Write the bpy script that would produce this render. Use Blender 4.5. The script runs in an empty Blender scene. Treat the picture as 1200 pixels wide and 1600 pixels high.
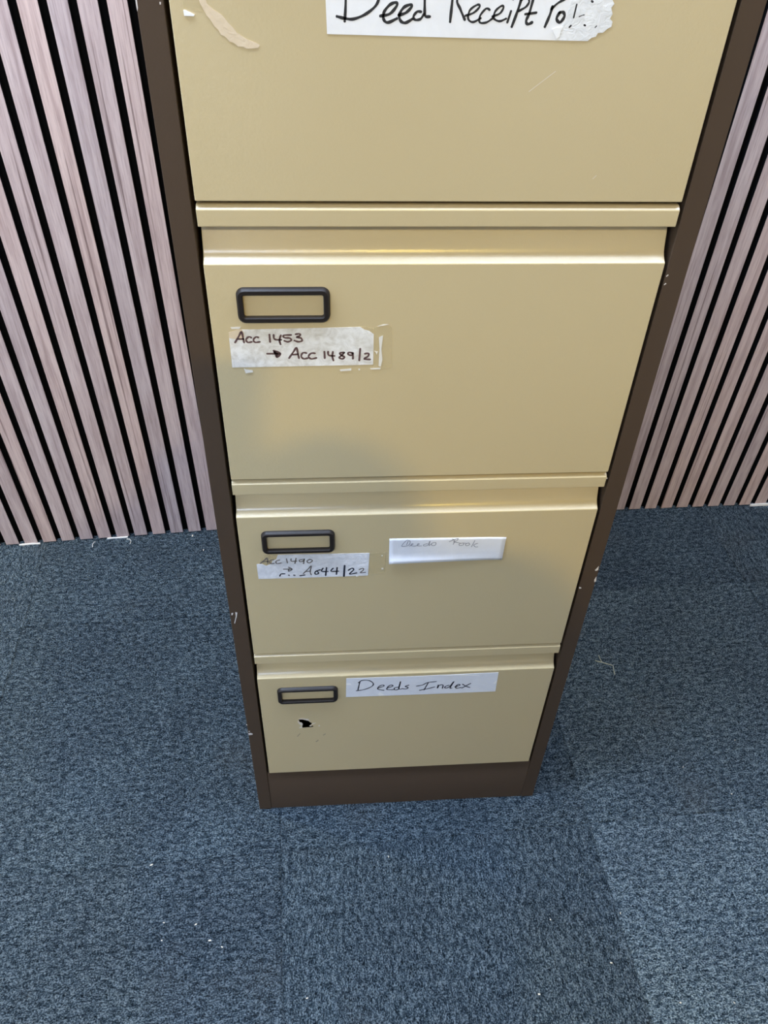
import bpy, bmesh, math, random
import numpy as np
from mathutils import Matrix, Vector

random.seed(7)
scene = bpy.context.scene
col = scene.collection

# ------------------------------------------------------------------ camera
FPX = 1243.5745
CR = np.array([[0.9974142606036949, -0.06660776110993874, 0.026985160816751338],
               [-0.024150847374250127, -0.664309098984245, -0.7470677061537638],
               [0.06768699517256084, 0.7444842692539999, -0.664200002648184]])   # rows: right, down, forward
CC = np.array([-0.10385, -0.68499, 1.28089])
cam_d = bpy.data.cameras.new('camera')
cam = bpy.data.objects.new('camera', cam_d); col.objects.link(cam)
cam_d.sensor_fit = 'VERTICAL'; cam_d.sensor_height = 36.0; cam_d.lens = FPX / 1600 * 36.0
cam_d.clip_start = 0.02
m = Matrix.Identity(4)
for r in range(3):
    m[r][0] = CR[0][r]; m[r][1] = -CR[1][r]; m[r][2] = -CR[2][r]; m[r][3] = CC[r]
cam.matrix_world = m
scene.camera = cam

# ------------------------------------------------------------------ light
scene.view_settings.view_transform = 'Standard'
scene.view_settings.look = 'None'
scene.view_settings.gamma = 1.0
scene.view_settings.use_curve_mapping = False
scene.view_settings.exposure = 0.18
world = bpy.data.worlds.new('sky'); scene.world = world
world.use_nodes = True
bg = world.node_tree.nodes['Background']
bg.inputs['Color'].default_value = (0.62, 0.76, 1.0, 1); bg.inputs['Strength'].default_value = 1.0

def area(name, loc, rot, sx, sy, power, color):
    d = bpy.data.lights.new(name, 'AREA'); d.shape = 'RECTANGLE'; d.size = sx; d.size_y = sy
    d.energy = power; d.color = color
    o = bpy.data.objects.new(name, d); col.objects.link(o); o.location = loc; o.rotation_euler = rot
    return o
XL, XR, YF, ZC = -2.4, 2.6, -4.0, 2.6           # room shell: left wall, right wall, front wall, ceiling
# cool fill light, through an opening added to the left wall for it
WIN_L = (-2.9, -0.1, 0.9, 2.3)                   # y0, y1, z0, z1
area('added_window_fill', (XL - 0.25, (WIN_L[0] + WIN_L[1]) / 2, (WIN_L[2] + WIN_L[3]) / 2), (0, -math.pi / 2, 0),
     WIN_L[3] - WIN_L[2], WIN_L[1] - WIN_L[0], 27.0, (0.60, 0.75, 1.0))
DOWNLIGHTS = [((0.21, -2.67), 43.0), ((-0.95, 0.30), 17.0)]
PANELS = [((-0.80, -0.15), 54.0), ((0.66, -0.15), 24.0), ((-0.80, -2.6), 40.0)]  # last panel is added as cool frontal fill
WARM = (1.0, 0.71, 0.11)
COOL = (0.64, 0.77, 1.0)

# ------------------------------------------------------------------ helpers
def ray(px, py):
    return CR.T @ np.array([(px - 600) / FPX, (py - 800) / FPX, 1.0])
def front(px, py, yp):
    d = ray(px, py); t = (yp - CC[1]) / d[1]; return CC + t * d
def ground(px, py, z=0.0):
    d = ray(px, py); t = (z - CC[2]) / d[2]; return CC + t * d

def tag(o, label=None, cat=None, group=None, kind=None):
    if label: o['label'] = label
    if cat: o['category'] = cat
    if group: o['group'] = group
    if kind: o['kind'] = kind
    return o
def empty(name, loc=(0, 0, 0), parent=None):
    o = bpy.data.objects.new(name, None); col.objects.link(o); o.location = loc
    o.empty_display_size = 0.1
    if parent: o.parent = parent
    return o
def mesh_obj(name, me, mats, parent=None, bevel=0, segs=2, smooth=False):
    o = bpy.data.objects.new(name, me); col.objects.link(o)
    for mt in (mats if isinstance(mats, (list, tuple)) else [mats]):
        if len(o.data.materials) < (len(mats) if isinstance(mats, (list, tuple)) else 1):
            o.data.materials.append(mt)
    if parent: o.parent = parent
    if bevel:
        b = o.modifiers.new('bevel', 'BEVEL'); b.width = bevel; b.segments = segs
        b.limit_method = 'ANGLE'; b.angle_limit = math.radians(35)
        b.harden_normals = False
    if smooth or bevel:
        for p in me.polygons: p.use_smooth = True
        if hasattr(me, 'set_sharp_from_angle') and not bevel: me.set_sharp_from_angle(angle=math.radians(40))
        if bevel:
            w = o.modifiers.new('wn', 'WEIGHTED_NORMAL'); w.keep_sharp = False
    return o
def from_bm(name, bm, mats, parent=None, **k):
    bmesh.ops.recalc_face_normals(bm, faces=bm.faces)
    me = bpy.data.meshes.new(name); bm.to_mesh(me); bm.free()
    return mesh_obj(name, me, mats, parent, **k)
def box_bm(bm, x0, x1, y0, y1, z0, z1):
    v = [bm.verts.new(c) for c in ((x0, y0, z0), (x1, y0, z0), (x1, y1, z0), (x0, y1, z0),
                                   (x0, y0, z1), (x1, y0, z1), (x1, y1, z1), (x0, y1, z1))]
    fs = []
    for f in ((0, 3, 2, 1), (4, 5, 6, 7), (0, 1, 5, 4), (1, 2, 6, 5), (2, 3, 7, 6), (3, 0, 4, 7)):
        fs.append(bm.faces.new([v[i] for i in f]))
    return fs
def box(name, x0, x1, y0, y1, z0, z1, mat, parent=None, **k):
    bm = bmesh.new(); box_bm(bm, x0, x1, y0, y1, z0, z1)
    return from_bm(name, bm, mat, parent, **k)
def prism(name, pts, axis, a0, a1, mat, parent=None, **k):
    """closed polygon extruded along x ('x': pts are y,z) or z ('z': pts are x,y)"""
    bm = bmesh.new()
    mk = (lambda p, a: (a, p[0], p[1])) if axis == 'x' else (lambda p, a: (p[0], p[1], a))
    A = [bm.verts.new(mk(p, a0)) for p in pts]; B = [bm.verts.new(mk(p, a1)) for p in pts]
    n = len(pts)
    for i in range(n): bm.faces.new((A[i], A[(i + 1) % n], B[(i + 1) % n], B[i]))
    bm.faces.new(A); bm.faces.new(B)
    return from_bm(name, bm, mat, parent, **k)

# ------------------------------------------------------------------ materials
def new_mat(name):
    mt = bpy.data.materials.new(name); mt.use_nodes = True
    nt = mt.node_tree; return mt, nt, nt.nodes['Principled BSDF']
def N(nt, typ, **kw):
    n = nt.nodes.new(typ)
    for k, v in kw.items():
        if k in n.inputs.keys() if hasattr(n.inputs, 'keys') else False: n.inputs[k].default_value = v
        else: setattr(n, k, v)
    return n
def ramp(nt, stops):
    r = nt.nodes.new('ShaderNodeValToRGB'); e = r.color_ramp.elements
    while len(e) < len(stops): e.new(0.5)
    for i, (p, c) in enumerate(stops): e[i].position = p; e[i].color = (*c, 1)
    return r
def coords(nt, scale=(1, 1, 1), kind='Object'):
    tc = nt.nodes.new('ShaderNodeTexCoord'); mp = nt.nodes.new('ShaderNodeMapping')
    mp.inputs['Scale'].default_value = scale
    nt.links.new(tc.outputs[kind], mp.inputs['Vector']); return mp
def noise(nt, vec, scale, detail=3, rough=0.5, dist=0):
    n = nt.nodes.new('ShaderNodeTexNoise'); n.inputs['Scale'].default_value = scale
    n.inputs['Detail'].default_value = detail; n.inputs['Roughness'].default_value = rough
    n.inputs['Distortion'].default_value = dist
    nt.links.new(vec.outputs[0], n.inputs['Vector']); return n
def mixc(nt, fac, a, b, mode='MIX'):
    mx = nt.nodes.new('ShaderNodeMix'); mx.data_type = 'RGBA'; mx.blend_type = mode
    for s, v in ((mx.inputs[0], fac), (mx.inputs[6], a), (mx.inputs[7], b)):
        if hasattr(v, 'links') or hasattr(v, 'is_linked'): nt.links.new(v, s)
        elif isinstance(v, (int, float)): s.default_value = v
        else: s.default_value = (*v, 1)
    return mx.outputs[2]
def bump(nt, bsdf, height, strength, dist):
    b = nt.nodes.new('ShaderNodeBump'); b.inputs['Strength'].default_value = strength
    b.inputs['Distance'].default_value = dist
    nt.links.new(height, b.inputs['Height']); nt.links.new(b.outputs[0], bsdf.inputs['Normal'])
    return b
def plain(name, c, rough=0.5, spec=0.5, metal=0.0):
    mt, nt, b = new_mat(name); b.inputs['Base Color'].default_value = (*c, 1)
    b.inputs['Roughness'].default_value = rough; b.inputs['Specular IOR Level'].default_value = spec
    b.inputs['Metallic'].default_value = metal
    return mt
def paint(name, c, c2, rough, peel, spec=0.5):
    mt, nt, b = new_mat(name)
    b.inputs['Specular IOR Level'].default_value = spec
    v = coords(nt)
    n1 = noise(nt, v, 5.0, 4, 0.6)
    nt.links.new(mixc(nt, n1.outputs[0], c, c2), b.inputs['Base Color'])
    b.inputs['Roughness'].default_value = rough
    n2 = noise(nt, v, 420.0, 2, 0.5)
    bump(nt, b, n2.outputs[0], peel, 0.0006)
    return mt
M = {}
M['cream'] = paint('cream_paint', (0.555, 0.445, 0.25), (0.545, 0.438, 0.248), 0.28, 0.2, 0.85)
M['brown'] = paint('brown_paint', (0.072, 0.047, 0.030), (0.067, 0.045, 0.029), 0.5, 0.2, 0.2)
M['plastic'] = plain('holder_plastic', (0.016, 0.012, 0.010), 0.45, 0.3)
M['black'] = plain('black_edge', (0.006, 0.006, 0.007), 0.8, 0.1)
M['felt'] = plain('black_felt', (0.004, 0.004, 0.004), 1.0, 0.0)
M['white'] = plain('white_wall_paint', (0.78, 0.77, 0.75), 0.8, 0.2)
M['ceil'] = plain('ceiling_paint', (0.8, 0.8, 0.79), 0.9, 0.1)
M['chip'] = plain('bare_chip', (0.62, 0.58, 0.55), 0.5)
M['scrap'] = plain('white_scrap', (0.85, 0.84, 0.82), 0.6)
M['crumb'] = plain('pale_crumb', (0.74, 0.70, 0.60), 0.7)
M['stalk'] = plain('dry_stalk', (0.40, 0.43, 0.37), 0.6)
M['hole_edge'] = plain('torn_paint_edge', (0.66, 0.60, 0.52), 0.45)
M['smudge'] = plain('smudge', (0.30, 0.25, 0.18), 0.5)
M['ink_black'] = plain('black_ink', (0.016, 0.016, 0.018), 0.5)
M['ink_navy'] = plain('navy_ink', (0.012, 0.014, 0.028), 0.5)
M['ink_brown'] = plain('faded_brown_ink', (0.115, 0.062, 0.058), 0.5)
M['ink_grey'] = plain('faded_grey_ink', (0.16, 0.14, 0.13), 0.5)
M['pencil'] = plain('pencil', (0.26, 0.27, 0.32), 0.5)

def paper_mat(name, c, c2, scale, bstr, rough=0.5):
    mt, nt, b = new_mat(name); v = coords(nt)
    n = noise(nt, v, scale, 5, 0.65, 0.6)
    r = ramp(nt, [(0.35, c2), (0.62, c)]); nt.links.new(n.outputs[0], r.inputs[0])
    nt.links.new(r.outputs[0], b.inputs['Base Color']); b.inputs['Roughness'].default_value = rough
    n2 = noise(nt, v, scale * 2.2, 4, 0.6, 1.5)
    bump(nt, b, n2.outputs[0], bstr, 0.0012)
    return mt
M['paper'] = paper_mat('white_paper', (0.82, 0.81, 0.80), (0.77, 0.76, 0.75), 30, 0.12)
M['paper_torn'] = paper_mat('torn_taped_paper', (0.80, 0.80, 0.79), (0.70, 0.70, 0.69), 70, 0.5, 0.35)
M['paper_old'] = paper_mat('stained_taped_paper', (0.80, 0.78, 0.74), (0.60, 0.565, 0.50), 95, 0.25, 0.35)
M['paper_cool_lit'] = paper_mat('cool_lit_white_paper', (0.74, 0.75, 0.79), (0.70, 0.71, 0.75), 45, 0.15)  # white paper; the slight blue is cool light put into the colour
M['paper_crinkled'] = paper_mat('crinkled_taped_paper', (0.78, 0.78, 0.80), (0.62, 0.62, 0.64), 75, 0.7, 0.3)
def tape_mat(name, c, alpha, rough=0.25, bs=0.2):
    mt, nt, b = new_mat(name)
    b.inputs['Base Color'].default_value = (*c, 1); b.inputs['Roughness'].default_value = rough
    b.inputs['Alpha'].default_value = alpha
    v = coords(nt); n = noise(nt, v, 160, 4, 0.6, 1.0); bump(nt, b, n.outputs[0], bs, 0.001)
    return mt
M['tape'] = tape_mat('aged_clear_tape', (0.74, 0.62, 0.36), 0.28)
M['tape_residue'] = tape_mat('tape_residue', (0.74, 0.60, 0.42), 0.9, 0.35, 0.5)
M['residue_white'] = tape_mat('paper_residue', (0.78, 0.74, 0.66), 0.9, 0.5)

# wood veneer of the slats: vertical grain, each slat with its own tone
def veneer():
    mt, nt, b = new_mat('grey_pink_veneer')
    tc = nt.nodes.new('ShaderNodeTexCoord'); oi = nt.nodes.new('ShaderNodeObjectInfo')
    add = nt.nodes.new('ShaderNodeVectorMath'); add.operation = 'MULTIPLY_ADD'
    comb = nt.nodes.new('ShaderNodeCombineXYZ')
    for i in (0, 2): nt.links.new(oi.outputs['Random'], comb.inputs[i])
    nt.links.new(comb.outputs[0], add.inputs[0]); add.inputs[1].default_value = (37, 0, 53)
    nt.links.new(tc.outputs['Object'], add.inputs[2])
    mp = nt.nodes.new('ShaderNodeMapping'); mp.inputs['Scale'].default_value = (1, 1, 0.05)
    nt.links.new(add.outputs[0], mp.inputs['Vector'])
    g1 = noise(nt, mp, 420, 4, 0.6, 0.1)            # fine grain
    g2 = noise(nt, mp, 95, 3, 0.5, 0.6)              # broad figure
    mp3 = nt.nodes.new('ShaderNodeMapping'); mp3.inputs['Scale'].default_value = (1, 1, 0.008)
    nt.links.new(add.outputs[0], mp3.inputs['Vector'])
    g3 = noise(nt, mp3, 210, 1, 0.3, 0.1)             # long dark lines
    r1 = ramp(nt, [(0.30, (0.39, 0.295, 0.280)), (0.5, (0.50, 0.395, 0.375)), (0.72, (0.59, 0.48, 0.455))])
    nt.links.new(g2.outputs[0], r1.inputs[0])
    r2 = ramp(nt, [(0.28, (0.72, 0.70, 0.70)), (0.55, (1, 1, 1))]); nt.links.new(g1.outputs[0], r2.inputs[0])
    c = mixc(nt, 1.0, r1.outputs[0], r2.outputs[0], 'MULTIPLY')
    r3 = ramp(nt, [(0.30, (0.50, 0.46, 0.46)), (0.345, (1, 1, 1))]); nt.links.new(g3.outputs[0], r3.inputs[0])
    c = mixc(nt, 1.0, c, r3.outputs[0], 'MULTIPLY')
    r4 = ramp(nt, [(0.0, (0.90, 0.91, 0.95)), (0.5, (0.98, 0.96, 0.97)), (1.0, (1.06, 1.0, 0.97))])
    nt.links.new(oi.outputs['Random'], r4.inputs[0])
    c = mixc(nt, 1.0, c, r4.outputs[0], 'MULTIPLY')
    nt.links.new(c, b.inputs['Base Color']); b.inputs['Roughness'].default_value = 0.55
    bump(nt, b, g1.outputs[0], 0.25, 0.0006)
    return mt
M['veneer'] = veneer()

# loop-pile carpet: mottled navy and slate-blue yarn lying along the tile
def carpet():
    mt, nt, b = new_mat('blue_loop_carpet')
    tc = nt.nodes.new('ShaderNodeTexCoord'); oi = nt.nodes.new('ShaderNodeObjectInfo')
    add = nt.nodes.new('ShaderNodeVectorMath'); add.operation = 'MULTIPLY_ADD'
    comb = nt.nodes.new('ShaderNodeCombineXYZ')
    for i in (0, 1): nt.links.new(oi.outputs['Random'], comb.inputs[i])
    nt.links.new(comb.outputs[0], add.inputs[0]); add.inputs[1].default_value = (41, 67, 0)
    nt.links.new(tc.outputs['Object'], add.inputs[2])
    def mp(sc):
        q = nt.nodes.new('ShaderNodeMapping'); q.inputs['Scale'].default_value = sc
        nt.links.new(add.outputs[0], q.inputs['Vector']); return q
    a = mp((0.78, 1, 1))
    yarn = noise(nt, a, 480, 4, 0.7, 0.5)           # yarn flecks
    patch = noise(nt, mp((0.55, 1, 1)), 150, 3, 0.6, 0.2)           # mottling
    broad = noise(nt, mp((1, 1, 1)), 7, 2, 0.5)
    vor = nt.nodes.new('ShaderNodeTexVoronoi'); vor.inputs['Scale'].default_value = 400
    nt.links.new(mp((0.6, 1, 1)).outputs[0], vor.inputs['Vector'])
    mx = nt.nodes.new('ShaderNodeMath'); mx.operation = 'MULTIPLY_ADD'
    nt.links.new(patch.outputs[0], mx.inputs[0]); mx.inputs[1].default_value = 0.38
    m2 = nt.nodes.new('ShaderNodeMath'); m2.operation = 'MULTIPLY'; m2.inputs[1].default_value = 0.92
    nt.links.new(yarn.outputs[0], m2.inputs[0]); nt.links.new(m2.outputs[0], mx.inputs[2])
    r = ramp(nt, [(0.525, (0.003, 0.008, 0.015)), (0.645, (0.050, 0.082, 0.116)), (0.755, (0.25, 0.325, 0.385))])
    nt.links.new(mx.outputs[0], r.inputs[0])
    rb = ramp(nt, [(0.3, (0.85, 0.85, 0.86)), (0.7, (1.12, 1.12, 1.10))]); nt.links.new(broad.outputs[0], rb.inputs[0])
    c = mixc(nt, 1.0, r.outputs[0], rb.outputs[0], 'MULTIPLY')
    dirt = noise(nt, mp((1, 1, 1)), 4.2, 3, 0.5)
    rd = ramp(nt, [(0.60, (0, 0, 0)), (0.78, (0.28, 0.28, 0.28))]); nt.links.new(dirt.outputs[0], rd.inputs[0])
    c = mixc(nt, rd.outputs[0], c, (0.105, 0.105, 0.10))
    at = nt.nodes.new('ShaderNodeAttribute'); at.attribute_type = 'OBJECT'; at.attribute_name = 'tone'
    c = mixc(nt, 1.0, c, at.outputs['Color'], 'MULTIPLY')
    nt.links.new(c, b.inputs['Base Color']); b.inputs['Roughness'].default_value = 0.95
    b.inputs['Specular IOR Level'].default_value = 0.1
    hs = nt.nodes.new('ShaderNodeMath'); hs.operation = 'SUBTRACT'
    nt.links.new(yarn.outputs[0], hs.inputs[0]); nt.links.new(vor.outputs['Distance'], hs.inputs[1])
    bump(nt, b, hs.outputs[0], 1.0, 0.006)
    return mt
M['carpet'] = carpet()
M['screed'] = plain('screed', (0.05, 0.055, 0.06), 0.95, 0.1)

# ------------------------------------------------------------------ room shell
GA = 0.041                                            # the tile grid and wall are turned a little against the cabinet
floor = box('floor', XL, XR, YF, 1.2, -0.05, -0.0075, M['screed']); tag(floor, kind='structure')
# back wall: black felt sheet with two runs of slats that meet behind the cabinet
SL = dict(x=-0.8381, y=0.6669, a=0.0704, p=0.0406)   # left run: lower left corner of one slat, direction, pitch
SR = dict(x=0.6291, y=0.7359, a=0.0209, p=0.0403)
SLW, SLD = 0.0283, 0.012
def wy(x, off=0.0):
    l = SL['y'] + math.tan(SL['a']) * (x - SL['x']); r = SR['y'] + math.tan(SR['a']) * (x - SR['x'])
    return (l if x < -0.07 else r) + off
pts = [(XL, wy(XL, SLD)), (-0.07, wy(-0.07, SLD)), (XR, wy(XR, SLD)), (XR, 1.2), (XL, 1.2)]
LEAN, SIDE = 0.043, -0.007                            # the slatted lining leans a little into the room
bm = bmesh.new()
A = [bm.verts.new((x, y, 0.0)) for x, y in pts]; B = [bm.verts.new((x, y - LEAN * ZC if y < 1.1 else y, ZC)) for x, y in pts]
for i in range(5): bm.faces.new((A[i], A[(i + 1) % 5], B[(i + 1) % 5], B[i]))
bm.faces.new(A); bm.faces.new(B)
wall_back = from_bm('wall_back', bm, M['felt']); tag(wall_back, kind='structure')
# one shared slat mesh: veneered front, black sides
bm = bmesh.new()
ch = 0.0006
prof = [(0, SLD), (0, ch), (ch, 0), (SLW - ch, 0), (SLW, ch), (SLW, SLD)]
A = [bm.verts.new((x, y, 0.003)) for x, y in prof]; B = [bm.verts.new((x, y, 2.55)) for x, y in prof]
for i in range(6):
    f = bm.faces.new((A[i], A[(i + 1) % 6], B[(i + 1) % 6], B[i])); f.material_index = 0 if i in (1, 2, 3) else 1
for q in (A, B): bm.faces.new(q).material_index = 0
bmesh.ops.recalc_face_normals(bm, faces=bm.faces)
slat_me = bpy.data.meshes.new('slat'); bm.to_mesh(slat_me); bm.free()
slat_me.materials.append(M['veneer']); slat_me.materials.append(M['black'])
for S, lo, hi in ((SL, -38, 18), (SR, -17, 47)):
    for k in range(lo, hi + 1):
        x = S['x'] + k * S['p'] * math.cos(S['a'])
        if S is SL and x + SLW > -0.072: continue
        if S is SR and x < -0.068: continue
        if x < XL + 0.01 or x + SLW > XR - 0.01: continue
        o = bpy.data.objects.new('slat', slat_me); col.objects.link(o)
        zx = Vector((SIDE, -LEAN, 1)).normalized(); xx = Vector((math.cos(S['a']), math.sin(S['a']), 0)); yx = zx.cross(xx).normalized(); xx = yx.cross(zx)
        mw = Matrix((xx, yx, zx)).transposed().to_4x4(); mw.translation = (x, S['y'] + k * S['p'] * math.sin(S['a']), 0)
        o.matrix_world = mw
        o.parent = wall_back
# carpet tiles
T = 0.520
bm = bmesh.new(); box_bm(bm, -T / 2 + 0.0001, T / 2 - 0.0001, -T / 2 + 0.0001, T / 2 - 0.0001, -0.0072, 0)
bmesh.ops.bevel(bm, geom=[e for e in bm.edges if all(abs(v.co.z) < 1e-6 for v in e.verts)], offset=0.0018, segments=2, affect='EDGES')
bmesh.ops.recalc_face_normals(bm, faces=bm.faces)
tile_me = bpy.data.meshes.new('carpet_tile'); bm.to_mesh(tile_me); bm.free(); tile_me.materials.append(M['carpet'])
gx, gy = -0.197, -0.076                                # a tile corner in front of the cabinet's left edge
tones = {(-1, -1): (0.84, 0.84, 0.85), (0, -1): (0.84, 0.84, 0.84), (1, -1): (1.45, 1.42, 1.38), (0, 0): (0.92, 0.92, 0.92),
         (-1, 0): (0.88, 0.89, 0.90), (1, 0): (1.14, 1.14, 1.13), (-1, 1): (0.92, 0.93, 0.94), (1, 1): (0.95, 0.97, 1.0)}  # tones carry the sheen of each pile direction as colour
turn = {(0, -1): 1, (1, 0): 0}
for i in range(-5, 6):
    for j in range(-8, 3):
        u, v = (i + 0.5) * T, (j + 0.5) * T
        x = gx + u * math.cos(GA) - v * math.sin(GA); y = gy + u * math.sin(GA) + v * math.cos(GA)
        if x < XL - 0.2 or x > XR + 0.2 or y < YF - 0.2 or y - T * 0.45 > wy(x): continue
        o = bpy.data.objects.new('carpet_tile', tile_me); col.objects.link(o)
        o.location = (x, y, {(-1, -1): 0.0008, (-1, 0): -0.0008, (0, -1): 0.0, (1, -1): 0.0}.get((i, j), 0))
        q = turn.get((i, j), 0 if (i, j) in tones else (i + j) % 2)
        o.rotation_euler = (0, 0, GA + q * math.pi / 2)
        t = tones.get((i, j), (1, 1, 1)); o['tone'] = t
        o.parent = floor
# remaining shell
tag(box('ceiling', XL - 0.2, XR + 0.2, YF - 0.2, 1.2, ZC, ZC + 0.1, M['ceil']), kind='structure')
tag(box('wall_right', XR, XR + 0.1, YF, 1.2, -0.05, ZC, M['white']), kind='structure')
tag(box('wall_front', XL, XR, YF - 0.1, YF, -0.05, ZC, M['white']), kind='structure')
bm = bmesh.new()
y0, y1, z0, z1 = WIN_L
box_bm(bm, XL - 0.1, XL, YF, y0, -0.05, ZC); box_bm(bm, XL - 0.1, XL, y1, 1.2, -0.05, ZC)
box_bm(bm, XL - 0.1, XL, y0, y1, -0.05, z0); box_bm(bm, XL - 0.1, XL, y0, y1, z1, ZC)
tag(from_bm('wall_left', bm, M['white']), kind='structure')
win = empty('added_window_1', (XL - 0.05, (y0 + y1) / 2, z0)); tag(win, kind='structure')  # unseen, added to let the cool fill in
ly, lz = (y1 - y0) / 2, z1 - z0
for nm, a in (('window_frame', (-0.03, 0.03, -ly, ly, 0, 0.05)), ('window_frame', (-0.03, 0.03, -ly, ly, lz - 0.05, lz)),
              ('window_frame', (-0.03, 0.03, -ly, -ly + 0.05, 0.05, lz - 0.05)), ('window_frame', (-0.03, 0.03, ly - 0.05, ly, 0.05, lz - 0.05)),
              ('mullion', (-0.03, 0.03, -0.025, 0.025, 0.05, lz - 0.05))):
    box(nm, *a, M['white'], win)
gm, nt, b = new_mat('window_glass'); b.inputs['Base Color'].default_value = (1, 1, 1, 1)
b.inputs['Roughness'].default_value = 0.02; b.inputs['Alpha'].default_value = 0.06
for s in (-1, 1): box('pane', -0.003, 0.003, min(s * 0.025, s * (ly - 0.05)), max(s * 0.025, s * (ly - 0.05)), 0.05, lz - 0.05, gm, win)

# recessed ceiling downlights
for (dx, dy), pw in DOWNLIGHTS:
    t = empty('downlight', (dx, dy, ZC))
    lab = 'round warm downlight in the ceiling %s' % ('behind the person' if dy < -1 else 'close to the slatted wall')
    tag(t, lab, 'ceiling light', 'warm ceiling downlights')
    em, nt, b = new_mat('downlight_diffuser'); b.inputs['Base Color'].default_value = (0.9, 0.88, 0.8, 1)
    b.inputs['Emission Color'].default_value = (*WARM, 1); b.inputs['Emission Strength'].default_value = pw * 0.35
    bm = bmesh.new(); bmesh.ops.create_circle(bm, cap_ends=True, segments=32, radius=0.058)
    o = from_bm('diffuser', bm, em, t); o.location = (0, 0, -0.004)
    bm = bmesh.new()
    ring = [[bm.verts.new((r * math.cos(a), r * math.sin(a), z)) for a in np.linspace(0, 2 * math.pi, 33)[:-1]]
            for r, z in ((0.058, -0.003), (0.062, -0.010), (0.078, -0.008), (0.080, 0.0))]
    for q in range(3):
        for s in range(32): bm.faces.new((ring[q][s], ring[q][(s + 1) % 32], ring[q + 1][(s + 1) % 32], ring[q + 1][s]))
    from_bm('bezel', bm, M['white'], t)
    d = bpy.data.lights.new('downlight_lamp', 'AREA'); d.shape = 'DISK'; d.size = 0.11; d.energy = pw; d.color = WARM
    lo = bpy.data.objects.new('lamp', d); col.objects.link(lo); lo.location = (0, 0, -0.012); lo.parent = t

# long ceiling panels
for (dx, dy), pw in PANELS:
    t = empty('ceiling_panel_light', (dx, dy, ZC))
    tag(t, 'long white ceiling light panel %s' % ('added as fill towards the front wall' if dy < -1 else 'above left of the cabinet' if dx < 0 else 'above right of the cabinet'), 'ceiling light', 'long ceiling light panels')
    em, nt, b = new_mat('panel_diffuser'); b.inputs['Base Color'].default_value = (0.9, 0.9, 0.9, 1)
    b.inputs['Emission Color'].default_value = (*COOL, 1); b.inputs['Emission Strength'].default_value = pw * 0.15
    box('diffuser', -0.585, 0.585, -0.285, 0.285, -0.006, -0.003, em, t)
    for a in ((-0.60, 0.60, -0.30, -0.285), (-0.60, 0.60, 0.285, 0.30), (-0.60, -0.585, -0.285, 0.285), (0.585, 0.60, -0.285, 0.285)):
        box('frame', *a, -0.010, -0.0005, M['white'], t)
    d = bpy.data.lights.new('panel_lamp', 'AREA'); d.shape = 'RECTANGLE'; d.size = 1.16; d.size_y = 0.56; d.energy = pw; d.color = COOL
    lo = bpy.data.objects.new('lamp', d); col.objects.link(lo); lo.location = (0, 0, -0.012); lo.parent = t

# ------------------------------------------------------------------ filing cabinet
HW, POST, DW, PR = 0.235, 0.020, 0.2111, 0.0014       # half width, post width, drawer half width, drawers stand proud
PITCH, KICK, GAP, SH, FH = 0.30346, 0.11644, 0.0040, 0.01812, 0.0519
DEPTH, HT = 0.620, 1.345
cab = empty('filing_cabinet')
tag(cab, 'tall four-drawer steel filing cabinet with cream drawers and brown carcass', 'filing cabinet')
panels = {}
for s in (-1, 1):
    pr = [(s * HW, 0), (s * (HW - POST), 0), (s * (HW - POST), 0.025), (s * (HW - 0.0015), 0.025), (s * (HW - 0.0015), DEPTH), (s * HW, DEPTH)]
    panels[s] = prism('side_panel', pr, 'z', 0.0005, HT - 0.001, M['brown'], cab, bevel=0.0011, segs=3)
prism('plinth', [(0.0012, 0.0005), (0.0012, KICK - GAP - 0.0035), (0.0025, KICK - GAP - 0.0008), (0.005, KICK - GAP), (0.02, KICK - GAP), (0.02, 0.0005)],
      'x', -HW + POST + 0.0003, HW - POST - 0.0003, M['brown'], cab, smooth=True)
box('top_panel', -HW + 0.0016, HW - 0.0016, 0.0002, DEPTH - 0.001, HT - 0.012, HT, M['brown'], cab, bevel=0.001)
box('back_panel', -HW + 0.0016, HW - 0.0016, DEPTH - 0.0015, DEPTH, 0.02, HT - 0.0125, M['brown'], cab)
box('bottom_panel', -HW + 0.0016, HW - 0.0016, 0.026, DEPTH - 0.002, 0.015, 0.0165, M['brown'], cab)

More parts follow.
